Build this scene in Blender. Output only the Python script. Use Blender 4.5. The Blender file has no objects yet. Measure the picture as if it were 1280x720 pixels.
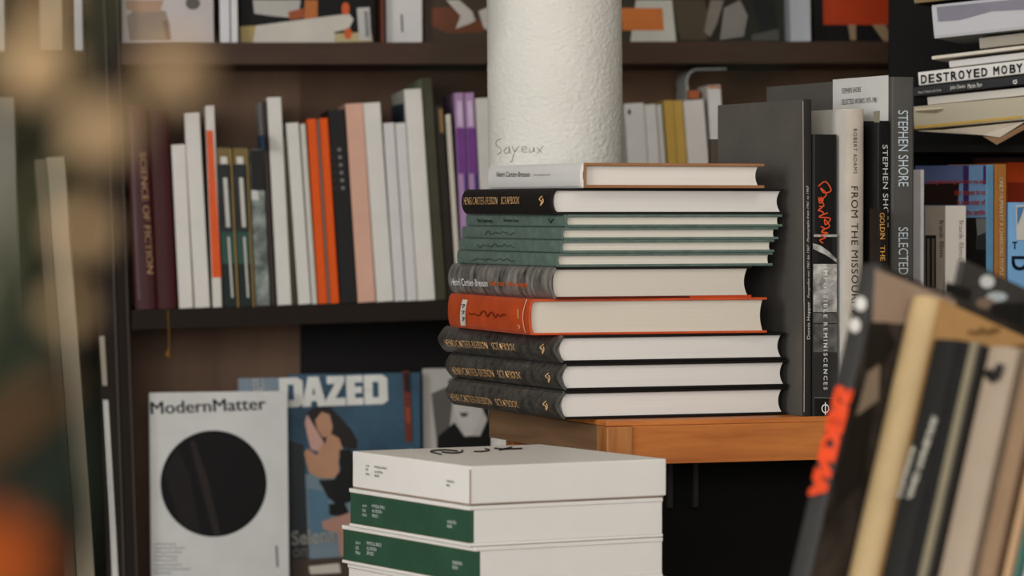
import bpy, bmesh, math, random
from mathutils import Vector, Matrix, noise
random.seed(7)
R = math.radians
SC = bpy.context.scene
COL = SC.collection

# ------------------------------------------------------------------ camera
FPX = 4500.0                      # focal length in pixels of the 1280 px wide frame
EYE = Vector((0, 0, 1.30))
HORIZON = 262.0
PITCH = math.atan((360 - HORIZON) / FPX)
cam = bpy.data.cameras.new('camera'); camo = bpy.data.objects.new('camera', cam); COL.objects.link(camo)
camo.location = EYE; camo.rotation_euler = (math.pi / 2 - PITCH, 0, 0)
cam.sensor_width = 36; cam.lens = FPX * 36 / 1280; cam.clip_start = .02
cam.dof.use_dof = True; cam.dof.focus_distance = 3.98; cam.dof.aperture_fstop = 6.6
SC.camera = camo
# ------------------------------------------------------------------ world, lights, exposure
w = bpy.data.worlds.new('world'); SC.world = w; w.use_nodes = True
w.node_tree.nodes['Background'].inputs[0].default_value = (.75, .85, 1, 1)
w.node_tree.nodes['Background'].inputs[1].default_value = .3
def area(name, loc, target, sx, sy, power, col):
    l = bpy.data.lights.new(name, 'AREA'); l.shape = 'RECTANGLE'; l.size = sx; l.size_y = sy; l.energy = power; l.color = col
    o = bpy.data.objects.new(name, l); COL.objects.link(o); o.location = loc
    o.rotation_euler = (Vector(target) - Vector(loc)).to_track_quat('-Z', 'Y').to_euler()
area('window_daylight_side', (-2.12, 1.35, 1.75), (0.0, 1.75, 1.6), 1.7, 1.5, 88, (.965, .985, 1))
area('window_daylight_front', (-.45, -1.12, 1.9), (-.3, 4, 1.3), 2.3, 1.5, 135, (.965, .985, 1))
area('overhead_fill', (.9, 2.6, 2.82), (.6, 3.2, 1.0), .9, .9, 13, (1, .97, .93))  # unseen overhead fill, added to brighten the right-hand row and upward faces
SC.view_settings.view_transform = 'Standard'; SC.view_settings.look = 'None'
SC.view_settings.gamma = 1; SC.view_settings.use_curve_mapping = False
SC.view_settings.exposure = -0.26

# ------------------------------------------------------------------ pixel helpers
F_ = Vector((0, math.cos(PITCH), -math.sin(PITCH))); U_ = Vector((0, math.sin(PITCH), math.cos(PITCH))); R_ = Vector((1, 0, 0))
def ray(px, py): return F_ + R_ * ((px - 640) / FPX) + U_ * ((360 - py) / FPX)
def P(px, py, d): return EYE + ray(px, py) * d
def hit(px, py, pt, n):
    r = ray(px, py); return EYE + r * ((pt - EYE).dot(n) / r.dot(n))
def G(px, py, z): return hit(px, py, Vector((0, 0, z)), Vector((0, 0, 1)))
def plane(pt, n, off=0.0):
    n = n.normalized(); pt = pt + n * off
    return lambda px, py, o=0.0: hit(px, py, pt + n * o, n)
def frame(o, ex, ey, ez):
    m = Matrix.Identity(4)
    for i, v in enumerate((ex, ey, ez)): m.col[i][:3] = v.normalized()
    m.col[3][:3] = o; return m

# ------------------------------------------------------------------ materials
def lin(h):
    if isinstance(h, str): h = [int(h[i:i + 2], 16) / 255 for i in (0, 2, 4)]
    return tuple(c / 12.92 if c <= .04045 else ((c + .055) / 1.055) ** 2.4 for c in h)
MATS = {}
def mat(h, rough=.55, var=.10, bump=.0, bscale=300, scale=(18, 18, 18), kind='plain', spec=.16, coat=0, h2=None):
    key = (h, rough, var, bump, bscale, scale, kind, spec, coat, h2)
    if key in MATS: return MATS[key]
    m = bpy.data.materials.new(kind + '_' + h); m.use_nodes = True; MATS[key] = m
    nt = m.node_tree; N = nt.nodes; L = nt.links; b = N['Principled BSDF']
    b.inputs['Roughness'].default_value = rough; b.inputs['Specular IOR Level'].default_value = spec
    if coat: b.inputs['Coat Weight'].default_value = coat; b.inputs['Coat Roughness'].default_value = .18
    tc = N.new('ShaderNodeTexCoord'); mp = N.new('ShaderNodeMapping'); L.new(tc.outputs['Object'], mp.inputs[0])
    mp.inputs['Scale'].default_value = scale
    nz = N.new('ShaderNodeTexNoise'); L.new(mp.outputs[0], nz.inputs[0]); nz.inputs['Scale'].default_value = 1
    nz.inputs['Detail'].default_value = 6; nz.inputs['Roughness'].default_value = .62
    cr = N.new('ShaderNodeValToRGB'); L.new(nz.outputs['Fac'], cr.inputs[0])
    def deep(q):                       # printed and painted darks absorb more than their photographed tone
        y = .2126 * q[0] + .7152 * q[1] + .0722 * q[2]; k = .52 + .48 * min(1, max(0, (y - .02) / .38)); return tuple(v * k for v in q)
    c = deep(lin(h)); c2 = deep(lin(h2)) if h2 else c
    cr.color_ramp.elements[0].position = .3; cr.color_ramp.elements[1].position = .7
    cr.color_ramp.elements[0].color = [max(0, x * (1 - var)) for x in c] + [1]
    cr.color_ramp.elements[1].color = [min(1, x * (1 + var)) for x in c2] + [1]
    L.new(cr.outputs[0], b.inputs['Base Color'])
    if bump:
        n2 = N.new('ShaderNodeTexNoise'); L.new(tc.outputs['Object'], n2.inputs[0]); n2.inputs['Scale'].default_value = bscale
        n2.inputs['Detail'].default_value = 4
        bp = N.new('ShaderNodeBump'); bp.inputs['Strength'].default_value = bump; bp.inputs['Distance'].default_value = .002
        L.new(n2.outputs['Fac'], bp.inputs['Height']); L.new(bp.outputs[0], b.inputs['Normal'])
    return m
def paper(h='d8d1c8'): return mat(h, .85, .05, kind='page_edges', scale=(4, 4, 1500), spec=.15)       # leaves run across the thickness
def ink(h): return mat(h, .6, .03, kind='ink')
def photo(h, h2, s=90): return mat(h, .4, .25, kind='print', scale=(s, s, s), h2=h2)
def wood(h, h2, axis=0):
    s = [60, 60, 60]; s[axis] = 5
    return mat(h, .42, .1, .12, 260, tuple(s), 'wood', .4, 0, h2)

# ------------------------------------------------------------------ mesh helpers
def put(name, verts, faces, mats, parent=None, mi=None, smooth=False):
    me = bpy.data.meshes.new(name); me.from_pydata([tuple(v) for v in verts], [], faces)
    if not isinstance(mats, (list, tuple)): mats = [mats]
    for m in mats: me.materials.append(m)
    if mi: me.polygons.foreach_set('material_index', mi)
    bm = bmesh.new(); bm.from_mesh(me); bmesh.ops.recalc_face_normals(bm, faces=bm.faces); bm.to_mesh(me); bm.free()
    if smooth: me.polygons.foreach_set('use_smooth', [True] * len(me.polygons))
    o = bpy.data.objects.new(name, me); COL.objects.link(o)
    if parent: o.parent = parent
    return o
def boxvf(x0, x1, y0, y1, z0, z1):
    v = [(x, y, z) for x in (x0, x1) for y in (y0, y1) for z in (z0, z1)]
    return v, [(0, 1, 3, 2), (4, 6, 7, 5), (0, 4, 5, 1), (2, 3, 7, 6), (0, 2, 6, 4), (1, 5, 7, 3)]
def box(name, x0, x1, y0, y1, z0, z1, m, parent=None, bev=0):
    v, f = boxvf(x0, x1, y0, y1, z0, z1); o = put(name, v, f, m, parent)
    if bev:
        bm = bmesh.new(); bm.from_mesh(o.data)
        bmesh.ops.bevel(bm, geom=bm.edges[:], offset=bev, segments=2, affect='EDGES', profile=.6); bm.to_mesh(o.data); bm.free()
    return o
def prism(name, prof, y0, y1, m, parent=None, smooth=False, spine_m=None, spine_x=0):
    n = len(prof); v = [(x, y0, z) for x, z in prof] + [(x, y1, z) for x, z in prof]
    f = [tuple(range(n)), tuple(range(2 * n - 1, n - 1, -1))] + [(i, (i + 1) % n, n + (i + 1) % n, n + i) for i in range(n)]
    mi = None; ms = [m]
    if spine_m:
        ms = [m, spine_m]; mi = [0, 0] + [1 if (prof[i][0] <= spine_x and prof[(i + 1) % n][0] <= spine_x) else 0 for i in range(n)]
    return put(name, v, f, ms, parent, mi, False)
def tag(o, label, cat, group=None, kind=None):
    if label: o['label'] = label
    if cat: o['category'] = cat
    if group: o['group'] = group
    if kind: o['kind'] = kind
    return o
def thing(name, label, cat, M, group=None):
    o = bpy.data.objects.new(name, None); COL.objects.link(o); o.empty_display_size = .02; o.matrix_world = M
    return tag(o, label, cat, group)
def struct(o): o['kind'] = 'structure'; return o

class B: pass
def book(label, M, W, H, T, cover, pages=None, b=.0008, bt=.0022, over=.003, soft=False, spine=None, back=None, group=None, name='book', cat='book', bev=0, pw=2.2):
    s = B(); s.M, s.W, s.H, s.T, s.b = M, W, H, T, b; s.inv = M.inverted()
    r = s.root = thing(name, label, cat, M, group); pages = pages or paper(); spine = spine or cover
    if soft:
        bt = min(bt, .0009); over = .0006; e = min(.0008, T * .2)
        prof = [(W, 0), (e, 0), (0, e), (0, T - e), (e, T), (W, T), (W, T - bt), (bt, T - bt), (bt, bt), (W, bt)]
        s.spine = s.front = s.back = prism('cover', prof, 0, H, cover, r, spine_m=spine if spine is not cover else None, spine_x=e * 1.01)
        box('pages', bt, W - over, over, H - over, bt, T - bt, pages, r)
    else:
        n = 12; us = [-1 + 2 * i / n for i in range(n + 1)]
        out = [(-b * (1 - abs(u) ** pw) + (.0012 if abs(u) == 1 else 0), T * (u + 1) / 2) for u in us]
        inn = [(-b * (1 - abs(u) ** pw) + bt, T * (u + 1) / 2 * (1 - 2 * bt / T) + bt) for u in us]
        s.spine = prism('spine', out + inn[::-1], 0, H, spine, r)
        j = max(.0014, bt)
        s.front = box('front_cover', j, W, 0, H, T - bt, T, cover, r, bev)
        s.back = box('back_cover', j, W, 0, H, 0, bt, back or cover, r, bev)
        c = min(b, .004)
        pin = [(-b * .4 * (1 - abs(u) ** pw) + bt * 1.05, T * (u + 1) / 2 * (1 - 2 * bt / T) + bt) for u in us]
        pr = [(W - over - c * (1 - u * u), T * (u + 1) / 2 * (1 - 2 * bt / T) + bt) for u in us]
        s.pages = prism('pages', pin + pr[::-1], over, H - over, pages, r)
    ax = [Vector(M.col[i][:3]) for i in range(3)]; o = M.translation.copy()
    s.ax = ax; s.o = o
    sp = plane(o, -ax[0])
    def spine_s(px, py, off=0.0):
        l = s.inv @ sp(px, py, 0); u = max(-1, min(1, l.z / T * 2 - 1))
        return M @ Vector((-b * (1 - abs(u) ** pw) - off - .0002, l.y, l.z))
    s.on_spine = spine_s
    s.on_front = plane(o + ax[2] * T, ax[2]); s.on_back = plane(o, -ax[2])
    s.faces = {s.on_spine: s.spine, s.on_front: s.front, s.on_back: s.back}
    return s

# print on surfaces: pixel outlines are cast on the surface itself
def poly_px(s, shapes, surf, name='printed_picture', lift=.0004, step=.00025):
    v, f, mi, ms = [], [], [], []
    for k, (m, pts) in enumerate(shapes):
        base = len(v)
        for p in pts: v.append(s.inv @ surf(p[0], p[1], lift + step * k))
        f.append(tuple(range(base, len(v))))
        if m not in ms: ms.append(m)
        mi.append(ms.index(m))
    return put(name, v, f, ms, face_of(s, surf), mi)
def face_of(s, surf):
    return getattr(s, 'faces', {}).get(surf, s.root)
def ell(cx, cy, rx, ry, rot=0, n=28, a0=0, a1=360):
    c, q = math.cos(R(rot)), math.sin(R(rot)); o = []
    for i in range(n if a1 - a0 == 360 else n + 1):
        a = R(a0 + (a1 - a0) * i / n); x, y = rx * math.cos(a), ry * math.sin(a); o.append((cx + x * c - y * q, cy + x * q + y * c))
    return o
TXT = {}
def textmesh(body, bold, shear, space):
    k = (body, bold, shear, space)
    if k in TXT: return TXT[k]
    cu = bpy.data.curves.new('t', 'FONT'); cu.body = body; cu.resolution_u = 3; cu.shear = shear; cu.space_character = space
    ob = bpy.data.objects.new('t', cu); COL.objects.link(ob)
    dg = bpy.context.evaluated_depsgraph_get(); me = bpy.data.meshes.new_from_object(ob.evaluated_get(dg))
    vs = [v.co.copy() for v in me.vertices]; fs = [tuple(p.vertices) for p in me.polygons]
    bpy.data.objects.remove(ob); bpy.data.meshes.remove(me); bpy.data.curves.remove(cu)
    if bold:                           # heavier weight: the outline repeated with small shifts
        n0 = len(vs); h_ = bold * .6; base_v, base_f = list(vs), list(fs); vs, fs = [], []
        for q, (ax_, ay_) in enumerate(((-h_, -h_), (h_, -h_), (-h_, h_), (h_, h_), (0, 0))):
            vs += [Vector((v.x + ax_, v.y + ay_, 0)) for v in base_v]; fs += [tuple(i + q * n0 for i in f) for f in base_f]
    x0, x1 = min(v.x for v in vs), max(v.x for v in vs); y0, y1 = min(v.y for v in vs), max(v.y for v in vs)
    TXT[k] = ([((v.x - x0) / (x1 - x0), (v.y - y0) / (y1 - y0)) for v in vs], fs); return TXT[k]
def text_px(s, body, a, b, c, surf, m, bold=.0, shear=0, space=1.0, lift=.0006, name='lettering'):
    uv, fs = textmesh(body, bold, shear, space); vs = []
    for u, v in uv:
        px = a[0] + u * (b[0] - a[0]) + v * (c[0] - a[0]); py = a[1] + u * (b[1] - a[1]) + v * (c[1] - a[1])
        vs.append(s.inv @ surf(px, py, lift))
    return put(name, vs, fs, m, face_of(s, surf))
def smoothline(pts, n=5):
    o = []; q = [pts[0]] + list(pts) + [pts[-1]]
    for i in range(1, len(q) - 2):
        p0, p1, p2, p3 = q[i - 1:i + 3]
        for k in range(n):
            t = k / n
            o.append(tuple(.5 * (2 * p1[j] + (p2[j] - p0[j]) * t + (2 * p0[j] - 5 * p1[j] + 4 * p2[j] - p3[j]) * t * t + (-p0[j] + 3 * p1[j] - 3 * p2[j] + p3[j]) * t ** 3) for j in (0, 1)))
    return o + [tuple(pts[-1])]
def strokes_px(s, lines, wd, surf, m, name='lettering', lift=.0006):
    v, f = [], []
    for ln in lines:
        q = smoothline(ln); base = len(v)
        for i, p in enumerate(q):
            a, b = q[max(0, i - 1)], q[min(len(q) - 1, i + 1)]; dx, dy = b[0] - a[0], b[1] - a[1]; L = math.hypot(dx, dy) or 1
            for sg in (-1, 1): v.append(s.inv @ surf(p[0] - dy / L * wd / 2 * sg, p[1] + dx / L * wd / 2 * sg, lift))
        f += [(base + 2 * i, base + 2 * i + 1, base + 2 * i + 3, base + 2 * i + 2) for i in range(len(q) - 1)]
    return put(name, v, f, m, face_of(s, surf))
def scribble(x0, x1, y, h, n=6, sd=0):
    rr = random.Random(sd); return [[(x0 + (x1 - x0) * i / n, y + rr.uniform(-h, h)) for i in range(n + 1)]]

WHITE = 'dcd5cc'
# ------------------------------------------------------------------ the room
wallm = mat('b9b2a6', .9, .06, .2, 40, (3, 3, 3), 'plaster'); floorm = wood('4d3a2a', '6b5138', 1)
def slab(nm, *a, m=wallm): return struct(box(nm, *a, m))
slab('floor', -2.2, 2.2, -1.25, 6.2, -.1, 0, m=floorm)
slab('ceiling', -2.2, 2.2, -1.25, 6.2, 2.9, 3.0)
slab('wall_back', -2.3, 2.3, 6.2, 6.3, 0, 2.9)
slab('wall_right', 2.2, 2.3, -1.25, 6.2, 0, 2.9)
def pierced(nm, axis, pos, lo, hi, a0, a1, z0, z1):
    v, f = [], []
    for (p, q, r0, r1) in ((lo, a0, 0, 2.9), (a1, hi, 0, 2.9), (a0, a1, 0, z0), (a0, a1, z1, 2.9)):
        bb = boxvf(pos - .1, pos, p, q, r0, r1) if axis == 'x' else boxvf(p, q, pos - .1, pos, r0, r1)
        n = len(v); v += bb[0]; f += [tuple(i + n for i in t) for t in bb[1]]
    return struct(put(nm, v, f, wallm))
pierced('wall_left', 'x', -2.2, -1.25, 6.2, .5, 2.2, 1.0, 2.5)
pierced('wall_front', 'y', -1.25, -2.2, 2.2, -1.6, .7, 1.15, 2.65)
glass = bpy.data.materials.new('window_glass'); glass.use_nodes = True
_b = glass.node_tree.nodes['Principled BSDF']; _b.inputs['Transmission Weight'].default_value = 1; _b.inputs['Roughness'].default_value = 0; _b.inputs['IOR'].default_value = 1.1
framem = mat('5a4a3a', .5)
for i, (ax, p, a0, a1, z0, z1) in enumerate((('x', -2.25, .5, 2.2, 1.0, 2.5), ('y', -1.3, -1.6, .7, 1.15, 2.65))):
    def bb(q0, q1, r0, r1, t): return (p - t, p + t, q0, q1, r0, r1) if ax == 'x' else (q0, q1, p - t, p + t, r0, r1)
    W_ = bpy.data.objects.new('window_%d' % (i + 1), None); COL.objects.link(W_); struct(W_)
    mid = (a0 + a1) / 2
    for q in (bb(a0, a0 + .05, z0, z1, .03), bb(a1 - .05, a1, z0, z1, .03), bb(a0 + .05, a1 - .05, z0, z0 + .05, .03), bb(a0 + .05, a1 - .05, z1 - .05, z1, .03), bb(mid - .02, mid + .02, z0 + .05, z1 - .05, .03)):
        box('window_frame', *q, framem, W_)
    box('pane', *bb(a0 + .05, mid - .02, z0 + .05, z1 - .05, .004), glass, W_); box('pane', *bb(mid + .02, a1 - .05, z0 + .05, z1 - .05, .004), glass, W_)

# ------------------------------------------------------------------ white rough-plastered pillar
PD = 4.385; pc = P(695, 262, PD); PR = 84 / FPX * PD
pm = mat('d9d4ca', .9, .05, .3, 420, (9, 9, 9), 'stucco')
v, f = [], []; nu, nv = 300, 560; z0, z1 = 1.12, 1.62
def pillar_r(a, z):
    q = Vector((math.cos(a) * PR, math.sin(a) * PR, z))
    return PR + .0006 * noise.noise(q * 210) + .0005 * noise.noise(q * 480)
zs = [0, z0 - .01] + [z0 + (z1 - z0) * k / nv for k in range(nv + 1)] + [2.9]
for z in zs:
    for i in range(nu):
        a = 2 * math.pi * i / nu; r = pillar_r(a, z); v.append((pc.x + math.cos(a) * r + (z - 1.3) * -.009, pc.y + math.sin(a) * r, z))
for k in range(len(zs) - 1):
    for i in range(nu): j = (i + 1) % nu; f.append((k * nu + i, k * nu + j, (k + 1) * nu + j, (k + 1) * nu + i))
PIL = B(); PIL.root = put('pillar', v, f, pm, smooth=True); PIL.inv = Matrix.Identity(4)
tag(PIL.root, 'round white rough-plastered pillar rising behind the tall book stack', 'pillar')
def on_pillar(px, py, off=0):
    r = ray(px, py); o = Vector((EYE.x - pc.x, EYE.y - pc.y)); d = Vector((r.x, r.y)); rr = PR + .0012 + off
    A = d.dot(d); Bq = 2 * o.dot(d); Cq = o.dot(o) - rr * rr; t = (-Bq - math.sqrt(max(0, Bq * Bq - 4 * A * Cq))) / (2 * A); return EYE + r * t
strokes_px(PIL, [[(627, 173), (621, 176), (620, 181), (625, 185), (626, 190), (621, 193)], [(634, 184), (630, 188), (632, 192), (636, 189), (636, 183), (638, 192)],
    [(640, 183), (643, 190)], [(649, 182), (643, 191), (640, 201), (637, 203)], [(653, 187), (658, 186), (656, 183), (652, 186), (654, 190), (659, 190)],
    [(662, 185), (662, 190), (666, 189), (667, 184), (668, 190)], [(671, 184), (677, 191)], [(679, 182), (671, 192)]], .65, on_pillar, ink('857e75'), 'pencil_scribble', .0002)

# ------------------------------------------------------------------ main stack and wooden table
D0 = 3.90
def lying(label, xc, xl, xr, y0, y1, th, z, cover, d=D0, **kw):
    """a book lying flat: near corner at pixel xc, far end of spine at xl, far end of the near page edge at xr"""
    t = R(th); s, c = math.sin(t), math.cos(t); T = (y1 - y0) * d / FPX; X = (xc - 640) / FPX * d
    tl = (xl - 640) / FPX; L = (X - tl * d) / (s + tl * c); tr = (xr - 640) / FPX; W = (tr * d - X) / (c - tr * s)
    M = frame(Vector((X, d, z)), Vector((c, s, 0)), Vector((-s, c, 0)), Vector((0, 0, 1)))
    return book(label, M, W, L, T - .0002, cover, **kw), z + T
ZT = P(704, 525, D0).z
black = mat('2b2724', .5, .12); dgrey = mat('403d39', .3, .4, .5, 110, (75, 75, 75), 'shrink_wrapped', .5, .5, '5d5952')
green = mat('697b70', .65, .22, .15, 900, (70, 70, 70)); rawboard = mat('a5744f', .8, .12); red = mat('d8521f', .32, .18, .1, 120, (30, 30, 30), 'jacket', .5)
gold = ink('e0b27c')
bwph = mat('24211f', .35, .5, .2, 120, (40, 95, 30), 'photo_jacket', .4, .2, '8a857d')
GM = 'books in the tall stack by the pillar'
def hcb(s, a, b, c, bold=.0):
    text_px(s, 'HENRI CARTIER-BRESSON', a, (a[0] + (b[0] - a[0]) * .60, a[1] + (b[1] - a[1]) * .60), c, s.on_spine, gold, bold, lift=.0014)
    k = .67; a2 = (a[0] + (b[0] - a[0]) * k, a[1] + (b[1] - a[1]) * k)
    text_px(s, 'SCRAPBOOK', a2, b, (a2[0] + c[0] - a[0], a2[1] + c[1] - a[1]), s.on_spine, gold, bold, lift=.0014)
def logo(s, x, y):
    strokes_px(s, [[(x + 1, y - 6), (x - 2, y - 2), (x + 1, y + 1), (x - 1, y + 6)], [(x + 2, y - 3), (x + 3, y + 1), (x, y + 5)]], 1.3, s.on_spine, gold, 'emblem', .0014)
z = ZT
s, z = lying('charcoal shrink-wrapped hardback at the very bottom of the tall stack', 704, 566, 983, 489, 525, 22, z, mat('1f1b19', .5), spine=dgrey, b=.009, pw=1.5, bt=.003, over=.004, group=GM, bev=.0006, pages=paper('d6cec6'))
hcb(s, (571, 500.5), (657, 510), (571, 491.5), .006); logo(s, 692, 507)
s, z = lying('charcoal shrink-wrapped hardback second from bottom of the tall stack', 706, 565, 985, 455, 489.6, 22, z, mat('1f1b19', .5), spine=dgrey, b=.009, pw=1.5, bt=.003, over=.004, group=GM, bev=.0006, pages=paper('d6cec6'))
hcb(s, (573, 468), (661, 474), (573, 458.5), .006); logo(s, 695, 472)
s, z = lying('charcoal shrink-wrapped hardback directly under the red book', 702, 557, 982, 419.5, 454.6, 22, z, mat('1f1b19', .5), spine=dgrey, b=.010, pw=1.5, bt=.003, over=.004, group=GM, bev=.0006, pages=paper('d6cec6'))
hcb(s, (566, 433), (655, 438.5), (566, 424), .006); logo(s, 689, 436)
s, z = lying('thick orange-red jacketed book in the middle of the tall stack', 664, 563, 959, 374, 419.3, 18, z, red, b=.003, bt=.0025, over=.004, group=GM, bev=.0006, pages=paper('cabfae'), spine=red)
strokes_px(s, [[(584, 374.5), (583, 385), (582, 396), (581, 407)]], 6.5, s.on_spine, mat('d8d0c4', .5), 'spine_label')
strokes_px(s, [[(581 + .4 * i, 381 + 8 * i), (585 - .3 * i, 381 + 8 * i), (582, 385 + 8 * i)] for i in range(3)], 1.1, s.on_spine, ink('2a2522'), lift=.0012)
strokes_px(s, [[(660.5, 374), (658.5, 395), (659.5, 416)]], .9, s.on_spine, ink('e6b7a2'), 'jacket_edge', .0014)
strokes_px(s, scribble(590, 636, 393, 4, 14, 3), 1.6, s.on_spine, ink('8c3418'), 'worn_lettering')
strokes_px(s, [[(651, 386), (652, 398)], [(650, 406), (653, 408), (651, 411)]], 1.3, s.on_spine, ink('d8a860'))
s, z = lying('hardback with black and white photograph jacket above the red book', 693, 566, 940, 334, 374, 21, z, mat('23201d', .4), b=.006, bt=.0025, over=.004, group=GM, spine=bwph, bev=.0006, pages=paper('c9bfb0'), back=mat('6e2a1c', .5))
text_px(s, 'Henri Cartier-Bresson', (571, 356.5), (617, 358.5), (571, 347.5), s.on_spine, ink('f6f2ec'), .015, lift=.0014)
text_px(s, 'the man, the image', (619, 358.8), (667, 361), (619, 350), s.on_spine, ink('f0702c'), .015, lift=.0014)
poly_px(s, [(mat('c94a22', .5), [(862, 369.6), (939, 368.6), (939, 371.8), (862, 372.4)])], plane(s.o, -s.ax[1]), 'red_edge', .0006)
for i, (xc, xl, xr, y0, y1, lb) in enumerate(((696, 572, 966, 316.5, 334, 'lowest of the four thin green hardbacks in the tall stack'), (701, 575, 968, 300, 316.5, 'third from top of the four thin green hardbacks in the tall stack'),
        (702, 578, 973, 284, 300, 'second from top of the four thin green hardbacks in the tall stack'), (707, 583, 978, 268, 284, 'topmost thin green hardback with small dark lettering in the tall stack'))):
    s, z = lying(lb, xc, xl, xr, y0, y1, 22, z, green, bt=.0028, over=.004, group=GM, bev=.0005, pages=paper('d2c9ba'))
    if i == 3:
        text_px(s, 'Mark Steinmetz', (598, 278), (617, 278.5), (598, 273), s.on_spine, ink('1f2320'), .01)
        text_px(s, 'Summer Camp', (631, 278.5), (650, 279), (631, 273), s.on_spine, ink('1f2320'), .01)
        strokes_px(s, [[(687, 273), (690, 279), (692, 275), (695, 274)]], .9, s.on_spine, ink('1f2320'), 'emblem')
    else:
        strokes_px(s, scribble(590 + 8 * i, 645, (y0 + y1) / 2 - 1, 2.4, 18, i), .8, s.on_spine, ink('37463e'), 'faded_lettering')
s, z = lying('black-spined hardback with gold lettering second from top of the tall stack', 693, 582, 980, 235, 268, 21, z, black, b=.005, bt=.0028, over=.0035, group=GM, bev=.0006, pages=paper('d6cec6'))
hcb(s, (586, 256), (656, 255), (586, 246.5), .004); logo(s, 683, 251)
s, z = lying('white-spined book with raw tan boards topmost in the tall stack', 728, 613, 956, 203, 234.7, 20, z, rawboard, b=.003, bt=.0034, over=.006, group=GM, spine=mat('dcd8d2', .5, .03), bev=.0012, pages=paper('d8cfc4'))
box('hinge_edge', .0012, .0042, -.0006, .002, .0002, s.T - .0002, rawboard, s.root, .0005)
text_px(s, 'Henri Cartier-Bresson', (624, 221), (666, 221), (624, 214.5), s.on_spine, ink('55504b'))
text_px(s, 'Scrapbook', (671, 220.5), (692, 220.5), (671, 217), s.on_spine, ink('a29c95'))

# table
tth = R(20); tex = Vector((math.cos(tth), math.sin(tth), 0)); tey = Vector((-tex.y, tex.x, 0)); tc0 = P(757, 527, D0 - .01); tc0.z = 0
TM = frame(tc0, tex, tey, Vector((0, 0, 1)))
tb = thing('wooden_table', 'small orange-brown wooden table carrying the tall book stack', 'table', TM)
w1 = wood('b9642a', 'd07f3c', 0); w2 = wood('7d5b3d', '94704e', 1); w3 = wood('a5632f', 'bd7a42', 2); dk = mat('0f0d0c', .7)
zt = ZT - .0005; TW, TD = .44, .375; ah = .042
box('table_top', .002, TW, .002, TD, zt - .006, zt, w1, tb, .0008)
box('front_apron', .0305, TW, 0, .02, zt - .048, zt - .0062, w1, tb, .0008)
box('side_rail', 0, .018, .026, TD, zt - .04, zt - .0062, w2, tb, .001)
for (x, y) in ((0, 0), (TW - .03, .021), (0.019, TD - .03), (TW - .03, TD - .03)):
    box('leg', x, x + .03, y - (.004 if y == 0 else 0), y + .025, 0, zt - .0064, w3, tb, .0015)
box('shade_panel', .05, TW, .12, .13, .05, zt - .049, dk, tb)  # black sheet added to stand in for the deep shade under the table
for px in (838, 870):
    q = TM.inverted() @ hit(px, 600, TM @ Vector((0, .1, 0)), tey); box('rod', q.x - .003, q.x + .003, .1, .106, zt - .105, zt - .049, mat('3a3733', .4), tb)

# books standing on the table to the right of the stack
GS = 'books standing on the wooden table'
def standing(label, xl, xr, yb, yt, xfar, phi, z, cover, d=None, H=None, **kw):
    """spine from pixel xl to xr, top at yt; the fore-edge corner of its left cover at pixel xfar"""
    o = G(xl, yb, z) if d is None else Vector((P(xl, 0, d).x, d, z))
    t = R(phi); ex = Vector((-math.sin(t), math.cos(t), 0)); ez = Vector((math.cos(t), math.sin(t), 0)); d = o.y
    ty = (xr - 640) / FPX; T = (ty * d - o.x) / (ez.x - ty * ez.y)
    tf = (xfar - 640) / FPX; W = (o.x - tf * d) / (math.sin(t) + tf * math.cos(t))
    Ht = hit(xl, yt, o, Vector((0, -1, 0))).z - z
    return book(label, frame(o, ex, Vector((0, 0, 1)), ez), W, Ht, T - .0003, cover, **kw)
charcoal = mat('66615a', .5, .12, .1, 500); zs_ = zt + .0003
s = standing('tall charcoal hardback with worn edges standing against the stack', 1004, 1015, 524, 124, 897, 19, zs_, charcoal, d=3.97, group=GS, bt=.0025, spine=mat('37332f', .45, .15))
text_px(s, 'Dennis Hopper', (1013, 424), (1013, 377), (1008, 424), s.on_spine, ink('e2dcd2'), .01)
text_px(s, 'Fotografien von 1961 bis 1967 · Photographs from 1961 to 1967', (1012.2, 372), (1011, 232), (1008.6, 372), s.on_spine, ink('cfc9bf'), .02, .2)
strokes_px(s, [[(1004.6, 515), (1004.9, 420), (1004.3, 330), (1003.8, 220), (1003.4, 126)]], .9, s.on_spine, ink('a39c92'), 'worn_edge')
s = standing('black hardback with red script signature on a photograph spine', 1015.8, 1046, 524, 168, 935, 19, zs_, mat('201e1c', .45), d=3.975, group=GS, b=.001)
bwl = mat('7d7a75', .5, .5, 0, 300, (60, 60, 60), 'print', .12, 0, 'a8a49d'); bwm = mat('56534f', .5, .4, 0, 300, (90, 90, 90), 'print', .12, 0, '6b6863'); bwd = mat('2d2b29', .5, .3)
poly_px(s, [(bwd, [(1016, 292), (1045.5, 292), (1045.5, 332), (1016, 332)]), (bwl, [(1015.5, 304), (1025, 307), (1035, 314), (1045.5, 324), (1045.5, 328), (1032, 319), (1016, 311)]),
    (bwl, [(1016, 330), (1045.5, 330), (1045.5, 390), (1016, 390)]), (bwm, [(1016, 391), (1045.5, 391), (1045.5, 404), (1016, 404)]), (bwm, [(1016, 405), (1045.5, 405), (1045.5, 440), (1016, 440)]),
    (mat('3c3936', .5, .2), [(1016, 440), (1045.5, 440), (1045.5, 496), (1016, 496)]), (ink('8f8b85'), [(1017, 496.5), (1045.5, 497), (1045.5, 497.8), (1017, 497.3)]),
    (bwl, [(1016, 293), (1045.5, 293), (1045.5, 296), (1016, 296)])], s.on_spine, 'spine_photograph')
text_px(s, 'IMPOSSIBLE', (1027.5, 334), (1027.5, 397), (1032.5, 334), s.on_spine, ink('e6e2da'), .03, 0, 1.5, .003)
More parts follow.
